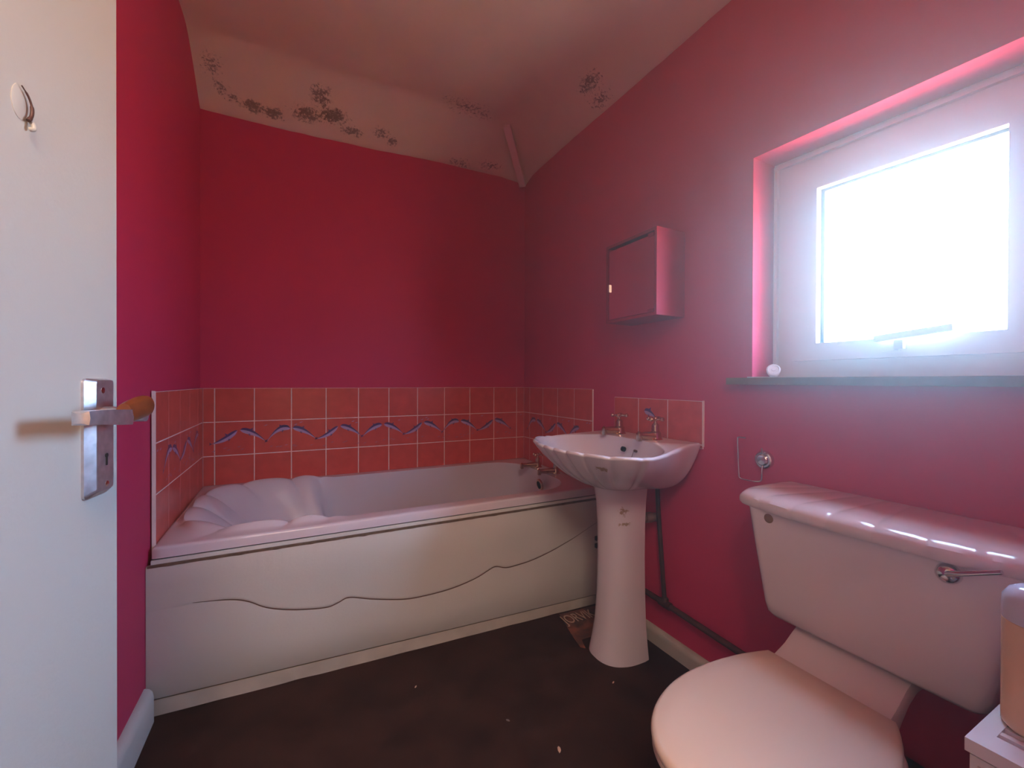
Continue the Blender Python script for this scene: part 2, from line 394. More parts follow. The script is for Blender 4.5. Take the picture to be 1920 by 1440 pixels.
# ------------------------------------------------------------------ tiles
T = .154; GW = .0028
def tile_panel(name, origin_, ax, nrm, u0, u1, z1, z0, lines, border_rows=(1,), label='', dol=None, phase=0, edge=()):
    """ax: direction along the wall, lines: grout positions in u, z1 top, z0 bottom; rows of height T"""
    bm = bmesh.new(); O = Vector(origin_); A = Vector(ax); N = Vector(nrm); Z = Vector((0, 0, 1))
    def P(u, z, off): return O+A*u+N*off+Z*z
    def slab(ua, ub, za, zb, o0, o1, mi):
        r0 = [P(ua, za, o0), P(ub, za, o0), P(ub, zb, o0), P(ua, zb, o0)]; r1 = [P(ua+.0008, za+.0008, o1), P(ub-.0008, za+.0008, o1), P(ub-.0008, zb-.0008, o1), P(ua+.0008, zb-.0008, o1)]
        rings(bm, [r0, r1], mi=mi)
    slab(u0, u1, z0, z1, -.0055, -.0006, 1)
    us = sorted([u0]+[l for l in lines if u0+.01 < l < u1-.01]+[u1])
    zs = []; z = z1
    while z > z0+.002: zs.append((max(z-T, z0), z)); z -= T
    for ua, ub in zip(us, us[1:]):
        for za, zb in zs:
            slab(ua+GW/2, ub-GW/2, za+GW/2, zb-GW/2, -.004, 0, 0)
    def blob(pts, off, mi):
        poly_solid(bm, [P(u, z, off) for u, z in pts], N, .0004, mi)
    def dolphin(ua, za, ub, zb, bend, flip):
        n = 12; top = []; bot = []; mid = []
        for k in range(n+1):
            tt = k/n; u = ua+(ub-ua)*tt; z = za+(zb-za)*tt+bend*4*tt*(1-tt)
            h = .0150*math.sin(PI*min(1, tt**.7))**.8*(1-.45*tt)+.0008
            if flip: h = .0150*math.sin(PI*min(1, (1-tt)**.7))**.8*(1-.45*(1-tt))+.0008
            top.append((u, z+h)); mid.append((u, z+h*.1)); bot.append((u, z-h))
        for k in range(n):
            blob([mid[k], mid[k+1], top[k+1], top[k]], .0001, 2)
            blob([bot[k], bot[k+1], mid[k+1], mid[k]], .0001, 3)
        fu, fz = top[5 if not flip else 7]; s = -1 if flip else 1
        blob([(fu-.004, fz-.002), (fu+.008, fz-.003), (fu+.009*s, fz+.008)], .0002, 2)
        fu, fz = bot[4 if not flip else 8]
        blob([(fu-.003, fz+.002), (fu+.006, fz+.002), (fu+.005*s+.002, fz-.010)], .0002, 2)
        tu, tz = (mid[-1] if not flip else mid[0])
        blob([(tu-.003*s, tz-.001), (tu+.010*s, tz+.008), (tu+.007*s, tz)], .0002, 2)
        blob([(tu-.003*s, tz), (tu+.007*s, tz), (tu+.011*s, tz-.007)], .0002, 2)
    if dol is None:
        per = T*1.4; p = phase-per*4; k = 0
        while p < u1+per:
            zc = z1-T*1.0
            segs = [(p, zc-T*.26, p+T*.66, zc-T*.62, .012, False), (p+T*.70, zc-T*.64, p+T*1.34, zc-T*.27, (.014 if k % 3 == 0 else .026) if k % 2 == 0 else -.008, True)]
            for s in segs:
                if min(s[0], s[2]) > u0+.004 and max(s[0], s[2]) < u1-.014: dolphin(*s)
            for q in range(7):
                su = p+random.uniform(0, per); sz = zc-T*random.uniform(.74, .88) if q < 5 else zc-T*random.uniform(.08, .18)
                if u0+.02 < su < u1-.02: blob([(su-.008, sz-.002), (su, sz+.0022), (su+.010, sz+.004), (su+.001, sz-.0022)], .0001, 4 if q < 5 else 3)
            p += per; k += 1
    else:
        for s in dol: dolphin(*s)
    for ua, ub, za, zb in edge:       # white finishing bead
        slab(ua, ub, za, zb, -.006, .003, 1)
    o = obj(name, bm, [TILE, GROUT, DOLD, DOLL, SPLASH])
    tag(o, label, 'tiles'); return o
RIMB = .540
tile_panel('tiled_splashback', (0, 0, 0), (1, 0, 0), (0, -1, 0), 0, W, 1.0, RIMB-.004, [.0441+T*i for i in range(11)], phase=.0441+.63*T,
           label='long red tiled strip with a leaping dolphin border on the wall behind the bath')
tile_panel('tiled_splashback', (0, 0, 0), (0, 1, 0), (1, 0, 0), -.720, -.0005, 1.0, RIMB-.012, [-.101-T*i for i in range(4)], phase=-.30,
           label='red tiled end panel on the left wall above the head of the bath', edge=((-.7245, -.7190, RIMB-.03, 1.003),))
tile_panel('tiled_splashback', (W, 0, 0), (0, -1, 0), (-1, 0, 0), .0005, .686, 1.0, RIMB-.010, [.0703+T*i for i in range(4)], phase=-.06,
           label='red tiled end panel on the right wall above the bath taps', edge=((.684, .6865, RIMB-.01, 1.0),))
tile_panel('tiled_splashback', (W, 0, 0), (0, -1, 0), (-1, 0, 0), .839, 1.301, .968, .800, [.988, 1.143], dol=[(1.022, .917, 1.085, .893, .006, False)],
           label='row of three red tiles on the wall above the washbasin, dolphin on the middle one', edge=((1.299, 1.304, .808, .970),))

# ------------------------------------------------------------------ bath
def raypoly(poly, cx, cy, a):
    dx, dy = math.cos(a), math.sin(a); best = None
    for i in range(len(poly)):
        x0, y0 = poly[i]; x1, y1 = poly[(i+1) % len(poly)]
        ex, ey = x1-x0, y1-y0; den = dx*ey-dy*ex
        if abs(den) < 1e-12: continue
        tt = ((x0-cx)*ey-(y0-cy)*ex)/den; ss = ((x0-cx)*dy-(y0-cy)*dx)/den
        if tt > 0 and -1e-6 <= ss <= 1+1e-6 and (best is None or tt < best): best = tt
    return best or 0
def rr2(x0, x1, y0, y1, rl, rr, n=14):
    p = []
    for cx, cy, a0, r in ((x1-rr, y1-rr, 0, rr), (x0+rl, y1-rl, PI/2, rl), (x0+rl, y0+rl, PI, rl), (x1-rr, y0+rr, 3*PI/2, rr)):
        for k in range(n+1):
            a = a0+PI/2*k/n; p.append((cx+r*math.cos(a), cy+r*math.sin(a)))
    return p
bath = empty('bathtub', (W/2, -.375, FL(.8)), 'pink-tinged white bath with a shell-fluted head end along the back wall', 'bath')
bcx, bcy = .62, -.375; N = 300
oout = rr2(.0005, W-.0005, -.752, -.0015, .006, .006, 4)
oin = rr2(.030, 1.535, -.690, -.062, .20, .17)
def lobe(x):                          # 0 at the grooves, 1 mid lobe
    x = x % 1.0; return math.sqrt(max(0, 1-(2*x-1)**2))
angs = sorted([2*PI*k/N for k in range(N)]+[math.atan2(b-bcy, a-bcx) % (2*PI) for a, b in ((.0005, -.752), (W-.0005, -.752), (W-.0005, -.0015), (.0005, -.0015))])
def bath_ring(kind, t=0):
    out = []
    for a in angs:
        ro = raypoly(oout, bcx, bcy, a); ri = raypoly(oin, bcx, bcy, a)
        da = abs(((a-PI+PI) % (2*PI))-PI)                 # 0 pointing left (head end)
        hw = max(0, min(1, (1.36-da)/.42)); hw = hw*hw*(3-2*hw)   # shell area weight
        x = a/(2*PI/22)
        lb = lobe(x)*hw
        yy = bcy+math.sin(a)*ro; zr = .546+.014*(yy+.752)/.75
        if kind == 'lip0': r, z = ro, .517
        elif kind == 'lip0i': r, z = ro-.012, .517
        elif kind == 'lip1': r, z = ro, zr-.007
        elif kind == 'lip2': r, z = ro-.0025, zr-.002
        elif kind == 'lip3': r, z = ro-.008, zr
        elif kind == 'deck': r = ro+(ri-ro)*t; r = r if hw == 0 else r; z = zr+.014*lb*t*t-.002*hw
        elif kind == 'bowl':          # t 0 at the edge .. 1 at the floor of the bath
            s0 = math.sin(t*PI/2)
            # normal wall is steep, the head end slopes
            gs = 1-.30*t**2.2-.62*max(0, (t-.72)/.28)**1.0
            gh = 1-.66*t-.26*max(0, (t-.72)/.28)
            gg = gs*(1-hw)+gh*hw
            r = ri*gg
            dz_s = .37*(1-(1-min(1, t/.80))**1.9) if t < .8 else .37
            dz_h = .37*(t**1.35)
            z = zr-(dz_s*(1-hw)+dz_h*hw)+.030*lb*math.exp(-((t-.10)/.17)**2)
            z = max(z, .172)
        px, py = bcx+math.cos(a)*r, bcy+math.sin(a)*r
        out.append(Vector((px, py, z)))
    return out
bm = bmesh.new()
rs = [bath_ring('lip0i'), bath_ring('lip0'), bath_ring('lip1'), bath_ring('lip2'), bath_ring('lip3')]
rs += [bath_ring('deck', t) for t in (.3, .6, .85)]
rs += [bath_ring('bowl', t) for t in (0, .012, .03, .055, .09, .13, .18, .24, .31, .39, .48, .57, .66, .74, .82, .90, 1.0)]
rings(bm, rs, cap0=False, cap1=True)
# underside so the tub is closed
tub = obj('tub', bm, ACRYL, bath, smooth=.9)
md = tub.modifiers.new('thick', 'SOLIDIFY'); md.thickness = .004; md.offset = 0
bm = bmesh.new(); lathe(bm, (1.503, -.415, .497), (-1, 0, -.18), [(-.006, .030), (0, .030), (.004, .027), (.0045, .021), (.0, .020)], 28); ov = obj('overflow', bm, BRASS, bath, smooth=.5)
bm = bmesh.new(); lathe(bm, (1.502, -.415, .497), (-1, 0, -.18), [(0, .020), (.003, .019)], 24); obj('overflow_hole', bm, DARK, ov)

def tap(parent, base, ax, rot, sc=1.0, spout_len=.085, name='tap'):
    """pillar tap with a cross handle; ax: horizontal direction of the spout"""
    B = Vector(base); A = Vector(ax).normalized(); Z = Vector((0, 0, 1)); S = A.cross(Z)
    bm = bmesh.new()
    lathe(bm, B, (0, 0, 1), [(-.004, .027*sc), (.005*sc, .027*sc), (.010*sc, .022*sc), (.022*sc, .020*sc), (.030*sc, .0195*sc), (.036*sc, .014*sc), (.041*sc, .0135*sc), (.056*sc, .0130*sc), (.060*sc, .010*sc), (.064*sc, .0065*sc), (.074*sc, .0055*sc)], 22)
    pts = smooth_path([B+Z*.016*sc, B+A*.030*sc+Z*.020*sc, B+A*spout_len*.75+Z*.022*sc, B+A*spout_len+Z*.024*sc], 5)
    tube(bm, pts, [.0175*sc-.0070*sc*i/(len(pts)-1) for i in range(len(pts))], 14)
    e = B+A*spout_len
    lathe(bm, e+Z*.034*sc, (0, 0, -1), [(-.004*sc, .003*sc), (0, .007*sc), (.004*sc, .0105*sc), (.024*sc, .0115*sc), (.030*sc, .010*sc)], 18)
    tp = obj(name, bm, BRASS, parent, smooth=.6)
    bm = bmesh.new(); H = B+Z*.078*sc
    lathe(bm, H-Z*.007*sc, (0, 0, 1), [(0, .006*sc), (.003*sc, .009*sc), (.009*sc, .010*sc), (.013*sc, .008*sc), (.015*sc, .006*sc), (.0165*sc, .001)], 18)
    for k in range(4):
        d = Matrix.Rotation(rot+k*PI/2, 3, 'Z') @ A
        lathe(bm, H, d, [(.006*sc, .0045*sc), (.020*sc, .0040*sc), (.022*sc, .0065*sc), (.026*sc, .0080*sc), (.031*sc, .007*sc), (.034*sc, .003*sc), (.035*sc, .0005)], 14)
    obj('cross_handle', bm, BRASS, tp, smooth=.7)
    return tp
tap(bath, (1.580, -.265, .552), (-1, 0, 0), .5, .95, .10, 'bath_tap')
tap(bath, (1.590, -.435, .550), (-1, 0, 0), .3, .95, .10, 'bath_tap')

# silicone / gap line and bath panel
pan = empty('bath_panel', (W/2, -.765, FL(.8)), 'cream bath panel with a moulded wavy line and chipped top edge', 'bath panel')
bm = bmesh.new()
PX0, PX1, PYF = -.009, 1.632, -.768
wave = [(.098, .374), (.191, .362), (.240, .345), (.29, .314), (.365, .289), (.46, .273), (.50, .280), (.536, .290), (.615, .266), (.727, .240), (.82, .236), (.91, .241), (1.0, .258), (1.06, .280), (1.09, .288), (1.138, .274), (1.20, .276), (1.263, .283), (1.36, .305), (1.467, .339)]
nx = 220; rows = []
ztop = lambda x: .500+.0025*noise.noise(Vector((x*60, 0, 3)))
zbot = lambda x: .115-.034*x
wp = smooth_path([(a, b, 0) for a, b in wave], 8)
def wz(x):
    for a, b in zip(wp, wp[1:]):
        if a.x <= x <= b.x: return a.y+(b.y-a.y)*(x-a.x)/max(1e-9, b.x-a.x)
    return None
cols = []
for i in range(nx+1):
    x = PX0+(PX1-PX0)*i/nx; z0, z1 = zbot(x), ztop(x); wzz = wz(x)
    fade = 0 if wzz is None else min(1, (x-.098)/.10, (1.50-x)/.12)
    if wzz is None: wzz = wave[0][1] if x < .1 else wave[-1][1]+(x-1.467)*.4
    col = [(z0, .012), (z0, .003), (z0+.004, 0), (z0+(wzz-z0)*.5, 0), (wzz-.006, 0), (wzz-.0025, .0005), (wzz, .0015*fade), (wzz+.0015, .0015*fade), (wzz+.0035, 0), (wzz+.010, 0), (wzz+(z1-wzz)*.5, 0), (z1-.004, 0), (z1, .002), (z1, .012)]
    cols.append([bm.verts.new((x, PYF+d, z)) for z, d in col])
for a, b in zip(cols, cols[1:]):
    for k in range(len(a)-1): bm.faces.new((a[k], b[k], b[k+1], a[k+1]))
    bm.faces.new((a[-1], b[-1], b[0], a[0]))
bm.faces.new(cols[0]); bm.faces.new(list(reversed(cols[-1])))
obj('panel_board', bm, PANEL, pan, smooth=.8)
bm = bmesh.new(); rs = []             # moulded line with dirt caught in it
for i in range(241):
    x = .100+1.50*i/240-.0; q = wz(x) if wz(x) is not None else wave[-1][1]+(x-1.467)*.4
    if x > 1.600: break
    h = .0017*min(1, (x-.098)/.12)*min(1, (1.66-x)/.35)+.0003
    rs.append([Vector((x, PYF-.0004, q+.001-h)), Vector((x, PYF-.0012, q+.001)), Vector((x, PYF-.0004, q+.001+h)), Vector((x, PYF+.004, q+.001))])
rings(bm, rs); tag(obj('wavy_line', bm, mat('brown_line', (.12, .06, .045), .7), pan), 'thin brown wavy line')
bm = bmesh.new(); rs = []             # chipped brown paint edge along the top
for i in range(261):
    x = -.006+1.634*i/260; h = .002+.0035*max(0, noise.noise(Vector((x*30, 2, 2))))+.003*max(0, noise.noise(Vector((x*7, 9, 2))))
    rs.append([Vector((x, PYF-.0008, .4975-h)), Vector((x, PYF-.0008, .5025)), Vector((x, PYF+.004, .5032)), Vector((x, PYF+.004, .4975-h))])
rings(bm, rs); tag(obj('chipped_edge', bm, mat('bare_brown_edge', (.20, .13, .09), .8, noise_amt=.6, noise_scale=60), pan), 'brown chipped edge')
bm = bmesh.new(); box(bm, (.0, -.760, .4995), (1.630, -.740, .5125)); obj('top_rail', bm, WHITEP, pan)
bm = bmesh.new(); box(bm, (.0, -.752, .512), (1.630, -.735, .5165)); obj('painted_shadow_strip', bm, DARK, pan)  # black strip, shade under the bath lip put into its colour
bm = bmesh.new(); rs = []
for i in range(81):
    x = .002+1.628*i/80; z0 = FL(x)+.001+.004*max(0, noise.noise(Vector((x*9, 1, 1))))
    rs.append([Vector((x, -.757, z0)), Vector((x, -.759, zbot(x)-.006)), Vector((x, -.745, zbot(x)-.004)), Vector((x, -.745, z0))])
rings(bm, rs); obj('plinth', bm, PLINTH, pan)
bm = bmesh.new(); box(bm, (.0, -.752, .05), (1.63, -.746, .13)); obj('recess_shade', bm, DARK, pan)  # black board painted as the shade above the plinth
for z in (.322, .288):
    bm = bmesh.new(); box(bm, (1.586, -.780, z-.009), (1.606, -.766, z+.009)); obj('black_clip', bm, DARK, pan, bevel=.001)

# ------------------------------------------------------------------ washbasin
BY = -1.070
bas = empty('washbasin', (W-.18, BY, FL(W)), 'scallop-edged blush washbasin on a pedestal against the right wall', 'washbasin')
half = [(0, .243), (.06, .248), (.15, .272), (.24, .300), (.31, .303), (.37, .280), (.425, .222), (.460, .140), (.476, .070), (.480, 0)]
def closed(half_):
    up = smooth_path([(u, v, 0) for u, v in half_], 6)
    p = [(q.x, q.y) for q in up]+[(q.x, -q.y) for q in reversed(up[:-1])]
    return p
OUT = closed(half)
ihalf = [(.132, 0), (.134, .06), (.142, .13), (.160, .19), (.20, .245), (.26, .276), (.32, .278), (.372, .250), (.414, .194), (.444, .122), (.459, .060), (.463, 0)]
IN = closed(ihalf)
cu = .26; NB = 288
def hprof(t, u_at):
    wb = max(0, min(1, (.30-u_at)/.28)); wb = wb*wb*(3-2*wb)
    return (.55*t**1.2+.45*t**2.8)*(1-wb)+(t**4.2)*wb
def bring(kind, t=0):
    out = []
    for k in range(NB):
        a = 2*PI*k/NB                 # 0 = into the room
        ro = raypoly(OUT, cu, 0, a); ri = raypoly(IN, cu, 0, a)
        da = ((a+PI) % (2*PI))-PI
        step = math.radians(19); x = da/step
        fw = max(0, min(1, (math.radians(84)-abs(da))/.14)); fw = fw*fw*(3-2*fw)
        # asymmetric lobes: each swells towards its outer end, then steps in
        fr = abs(x) % 1.0; saw = max(0, 1-abs(2*fr-1)**3.0)*(1.12-.3*fr)
        lb = saw*fw
        u_at = cu+math.cos(a)*ro
        zr = .823-.020*max(0, min(1, (u_at-.05)/.25))+.005*lb
        if kind == 'body':
            # bottom outline: top of the pedestal
            bu, bv = .190+.085*math.cos(a), .085*math.sin(a)
            ou, ov = cu+(ro-.013+.013*lb)*math.cos(a), (ro-.013+.013*lb)*math.sin(a)
            if u_at < .02: ou = max(ou, 0.0006)
            g_ = t; h_ = hprof(t, u_at)
            gr = -.007*math.exp(-((min(fr, 1-fr))/.12)**2)*fw*math.sin(t*PI)
            u = bu+(ou-bu)*g_+gr*math.cos(a); v = bv+(ov-bv)*g_+gr*math.sin(a)
            z = .646+(zr-.008-.646)*h_
            if u < .0006: u = .0006
        else:
            if kind == 'rim': r, z = ro-.013+.013*lb-.007*(1-math.cos(t*PI/2)), zr-.008+.008*math.sin(t*PI/2)
            elif kind == 'deck': r = (ro-.016)+(ri-(ro-.016))*t; r = r-.004*(1-t)+.013*lb*(1-t)+.004*lb*t; z = zr-.003*t
            elif kind == 'bowl':
                r0 = ri+.004*lb; g_ = 1-t
                bu, bv = .200+.022*math.cos(a), .022*math.sin(a)
                u = bu+(cu+r0*math.cos(a)-bu)*g_; v = bv+(r0*math.sin(a)-bv)*g_
                hh = hprof(g_, u_at)
                out.append(Vector((W-u, BY-v, .662+(zr-.004-.662)*hh))); continue
            u, v = cu+r*math.cos(a), r*math.sin(a)
            if u < .0006: u = .0006
        out.append(Vector((W-u, BY-v, z)))
    return out
bm = bmesh.new()
rs = [bring('body', 1-(1-t/18)**1.5) for t in range(0, 19)]+[bring('rim', t) for t in (.25, .5, .75, 1.0)]+[bring('deck', t) for t in (.05, .35, .7, .95)]
rs += [bring('bowl', t) for t in (0, .01, .025, .045, .07, .10, .14, .19, .25, .33, .43, .54, .66, .78, .89, 1)]
rings(bm, rs); BASINM = mat('basin_ceramic', (.74, .66, .70), .10, spec=.6)
bowl = obj('bowl', bm, BASINM, bas, smooth=1.1)
# pedestal: open-backed D-shaped column
bm = bmesh.new(); rs = []
prof = [(FL(1.45)+.0, .098, .172, .000), (.03, .096, .170, 0), (.07, .090, .162, .002), (.14, .082, .150, .006), (.25, .0765, .142, .010), (.38, .0735, .140, .012), (.50, .0745, .142, .012), (.59, .079, .148, .010), (.640, .085, .156, .006), (.658, .087, .159, .004)]
for z, hw_, dep, sh in prof:
    ring = []
    xb = 1.525; xf = xb-dep+sh*0
    for k in range(33):               # front curve from right-back corner around to left-back
        a = -PI/2+PI*k/32
        cs, sn = math.cos(a), math.sin(a)
        ring.append(Vector((xb-.02-(dep-.02)*abs(cs)**.72, BY+hw_*math.copysign(abs(sn)**.80, sn), z)))
    ring = [Vector((xb, BY-hw_*.97, z))]+ring+[Vector((xb, BY+hw_*.97, z))]
    rs.append(ring)
rings(bm, rs); obj('pedestal', bm, BASINM, bas, smooth=.7)
tap(bas, (W-.072, -.955, .815), (-1, 0, 0), .65, 1.05, .080, 'basin_tap')
tap(bas, (W-.072, -1.152, .815), (-1, 0, 0), .25, 1.05, .080, 'basin_tap')
bm = bmesh.new(); lathe(bm, (W-.153, BY+.005, .779), (-1, 0, .3), [(-.01, .0095), (.0012, .0095), (.0014, .008)], 20); obj('overflow_hole', bm, DARK, bas)
bm = bmesh.new(); lathe(bm, (W-.155, BY-.062, .781), (-1, 0, .3), [(-.01, .005), (.001, .005), (.004, .003)], 14)
tube(bm, smooth_path([(W-.160, BY-.062, .778), (W-.164, BY-.060, .765), (W-.172, BY-.058, .745), (W-.19, BY-.05, .715)]), .0011, 6)
obj('plug_chain', bm, COPPER, bas, smooth=.8)

# ------------------------------------------------------------------ pipes behind the basin
bm = bmesh.new()
tube(bm, smooth_path([(W-.022, -1.112, .668), (W-.020, -1.118, .55), (W-.018, -1.135, .35), (W-.020, -1.150, .225), (W-.020, -1.155, .200)], 6), .0085, 12)
lathe(bm, (W-.020, -1.155, .185), (0, 0, 1), [(0, .012), (.03, .012), (.034, .009)], 14)
rs = [(W-.020, y, .196+(.004 if y > -1.1 else -.012*((-y-1.15)/.3))) for y in (-.80, -.95, -1.10, -1.155, -1.3, -1.5, -1.8, -2.1, -2.25)]
tube(bm, rs, .0105, 12)
tube(bm, [(W-.020, -1.130, .196), (W-.020, -1.18, .195)], .014, 14)
pp = obj('water_pipe', bm, COPPER, smooth=.8); tag(pp, 'dull dark copper pipe running down behind the pedestal and along above the skirting', 'pipe')
bm = bmesh.new(); tube(bm, [(W-.10, -1.075, .508), (W+.002, -1.098, .506)], .0165, 16)
tube(bm, [(W-.055, -1.085, .507), (W-.030, -1.0905, .507)], .020, 16)
wpp = obj('waste_pipe', bm, mat('old_waste_pipe', (.30, .17, .14), .5, noise_amt=.4, noise_scale=30), smooth=.8); tag(wpp, 'short stubby waste pipe from the pedestal into the right wall', 'pipe')

# ------------------------------------------------------------------ toilet
CY = -1.840
toi = empty('toilet', (1.25, CY, FL(1.4)), 'blush pink close-coupled toilet with closed lid and scalloped cistern top', 'toilet')
bm = bmesh.new()                      # cistern: tapered box, rounded corners
def crect(x0, x1, hw_, z, r, yc=CY, n=5):
    p = []
    for cx, cy, a0 in ((x0+r, yc-hw_+r, PI), (x1-.004, yc-hw_+.004, 1.5*PI), (x1-.004, yc+hw_-.004, 0), (x0+r, yc+hw_-r, PI/2)):
        rr = r if cx < x1-.01 else .004
        for k in range(n+1):
            a = a0+PI/2*k/n; p.append(Vector((cx+rr*math.cos(a), cy+rr*math.sin(a), z)))
    return p
XC = 1.430
rings(bm, [crect(XC+.030, W, .176, .443, .02), crect(XC+.018, W, .188, .445, .02), crect(XC+.011, W, .197, .454, .022), crect(XC+.009, W, .203, .475, .022), crect(XC+.008, W, .209, .51, .022), crect(XC+.003, W, .228, .62, .024), crect(XC, W, .243, .712, .025)])
cis = obj('cistern', bm, CERAM, toi, smooth=.7)
# cistern lid with lobes fanning from the middle of its back edge
bm = bmesh.new(); NS, NTT = 150, 22; hwL = .282; rs = []
def lidz(s, t):                       # s -1..1 along, t 0 back .. 1 front
    x = s*3.5/(.62+.38*t); fr = (abs(x)+.5) % 1.0; l = math.sqrt(max(0, 1-abs(2*fr-1)**2.6))
    amp = .0035*min(1, .25+t)
    base = .750-.008*t**2-.012*(max(0, t-.80)/.20)**2.2
    endd = -.010*max(0, (abs(s)-.90)/.10)**2
    return base+amp*l+endd
g = []
for j in range(NTT+1):
    t_ = j/NTT; row = []
    for i in range(NS+1):
        s = -1+2*i/NS
        fr = (abs(s*3.5)+.5) % 1.0
        bulge = .004*math.sqrt(max(0, 1-abs(2*fr-1)**2.6))
        fx = (.222-.040*abs(s)**3.2+bulge)
        corner = math.sqrt(max(0, 1-max(0, (abs(s)-.93)/.07)**2))
        fx = fx*(.70+.30*corner) if abs(s) > .93 else fx
        # grooves drift outwards towards the front, like a shell
        row.append(Vector((W-.001-fx*t_, CY-s*hwL*(.965+.035*t_), lidz(s*(1.02-.02*t_), t_))))
    g.append(row)
V = [[bm.verts.new(p) for p in r] for r in g]
for j in range(NTT):
    for i in range(NS): bm.faces.new((V[j][i], V[j][i+1], V[j+1][i+1], V[j+1][i]))
def rim_path():
    return [(0, i) for i in range(NS+1)]+[(j, NS) for j in range(1, NTT+1)]+[(NTT, i) for i in range(NS-1, -1, -1)]+[(j, 0) for j in range(NTT-1, 0, -1)]
top = [V[j][i] for j, i in rim_path()]; cen = Vector((W-.10, CY, 0)); prev = top
for dz, pull in ((.006, -.002), (.020, -.002), (.026, .004), (.024, .016)):
    ring = []
    for v in top:
        d = Vector((v.co.x-cen.x, v.co.y-cen.y, 0)); dl = d.normalized(); p = v.co-dl*pull; p.z = .735-dz*1.0 if dz > .01 else v.co.z-dz
        p.z = min(p.z, v.co.z-.002); p.x = min(p.x, W-.001)
        ring.append(bm.verts.new(p))
    n = len(top)
    for i in range(n): bm.faces.new((prev[i], prev[(i+1) % n], ring[(i+1) % n], ring[i]))
    prev = ring
bm.faces.new(list(reversed(prev)))
obj('cistern_lid', bm, CERAM, cis, smooth=.8)
bm = bmesh.new(); lathe(bm, (XC+.002, -1.660, .692), (-1, 0, -.02), [(-.004, .0115), (.0018, .0115), (.0028, .0095)], 24); tag(obj('blanking_plug', bm, mat('brown_plug', (.26, .13, .06), .4), cis, smooth=.5), 'round brown blanking plug')
bm = bmesh.new()
lathe(bm, (XC+.002, -1.990, .688), (-1, 0, 0), [(-.004, .0185), (.004, .0185), (.010, .0170), (.015, .0125), (.018, .006), (.0187, .0008)], 28)
tube(bm, smooth_path([(XC-.012, -1.992, .690), (XC-.020, -2.010, .699), (XC-.025, -2.034, .711), (XC-.028, -2.062, .724)], 5), [.006-.0022*i/15 for i in range(16)], 10)
obj('flush_lever', bm, CHROME, cis, smooth=.7)
# pan: neck under the cistern, bowl, foot
bm = bmesh.new(); PY = -1.838
def oval(xb, xf, hw_, z, n=48, sq=.85, yc=PY):
    cx = xb-(xb-xf)*.42; p = []
    for k in range(n):
        a = 2*PI*k/n; c, s = math.cos(a), math.sin(a)
        lx = (cx-xf) if c < 0 else (xb-cx)
        e = 1.0 if c < 0 else .55
        p.append(Vector((cx+lx*math.copysign(abs(c)**e, c), yc+hw_*math.copysign(abs(s)**(sq if c > 0 else 1.0), s), z)))
    return p
f0 = FL(1.2)
rings(bm, [oval(1.52, 1.03, .105, f0), oval(1.52, 1.04, .100, f0+.03), oval(1.48, 1.09, .085, f0+.10), oval(1.46, 1.07, .095, f0+.17), oval(1.44, .99, .135, f0+.25), oval(1.40, .935, .146, f0+.31, yc=PY-.008), oval(1.36, .922, .152, .385, yc=PY-.008), oval(1.355, .925, .150, .392, yc=PY-.008), oval(1.35, .937, .138, .394, yc=PY-.008)])
pp_ = obj('pan', bm, CERAM, toi, smooth=.9)
bm = bmesh.new(); rs = []             # ledge sweeping up from the pan to the cistern
for x, z, hw_, drop in ((1.300, .388, .114, .06), (1.345, .390, .115, .06), (1.385, .396, .114, .05), (1.420, .410, .113, .035), (1.450, .428, .113, .030), (1.480, .441, .114, .028), (1.520, .4425, .115, .028), (1.60, .4425, .115, .028)):
    rs.append([Vector((x, PY+.022+hw_, z-drop)), Vector((x, PY+.022+hw_, z-.012)), Vector((x, PY+.022+hw_-.004, z-.003)), Vector((x, PY+.022+hw_-.014, z)), Vector((x, PY+.022-hw_+.014, z)), Vector((x, PY+.022-hw_+.004, z-.003)), Vector((x, PY+.022-hw_, z-.012)), Vector((x, PY+.022-hw_, z-drop))])
rings(bm, rs); obj('cistern_ledge', bm, CERAM, toi, smooth=.8)
def seat_outline(g, z, xb=1.338, xf=.905, hwm=.166, hwb=.116, n=40):
    p = []
    xm = 1.135
    for k in range(n+1):              # front half: ellipse round the tip
        a = PI/2+PI*k/n; p.append((xm+(xm-xf)*math.cos(a), PY+.003+(hwm*.90 if math.sin(a) > 0 else hwm*1.05)*math.sin(a)))
    bk = [(xm+(xb-xm)*q, q) for q in (.2, .4, .6, .75, .88, .96, 1)]
    p += [(x, PY+.003-(hwm*1.05+(hwb-hwm*1.05)*q**2.2)) for x, q in bk]+[(x, PY+.003+(hwm*.90+(hwb-hwm*.90)*q**2.2)) for x, q in reversed(bk)]
    cx, cy = 1.13, PY
    out = []
    for x, y in p:
        d = Vector((x-cx, y-cy)); L = d.length; d = d*((L-g)/L); out.append(Vector((cx+d.x, cy+d.y, z)))
    return out
bm = bmesh.new(); rings(bm, [seat_outline(.004, .394), seat_outline(0, .397), seat_outline(0, .404), seat_outline(.004, .407)]); obj('seat', bm, SEATM, toi, smooth=.8)
bm = bmesh.new(); rings(bm, [seat_outline(.003, .408), seat_outline(-.001, .410), seat_outline(-.002, .416), seat_outline(.001, .421), seat_outline(.008, .4245), seat_outline(.05, .4262), seat_outline(.10, .4268)]); obj('seat_lid', bm, SEATM, toi, smooth=.9)

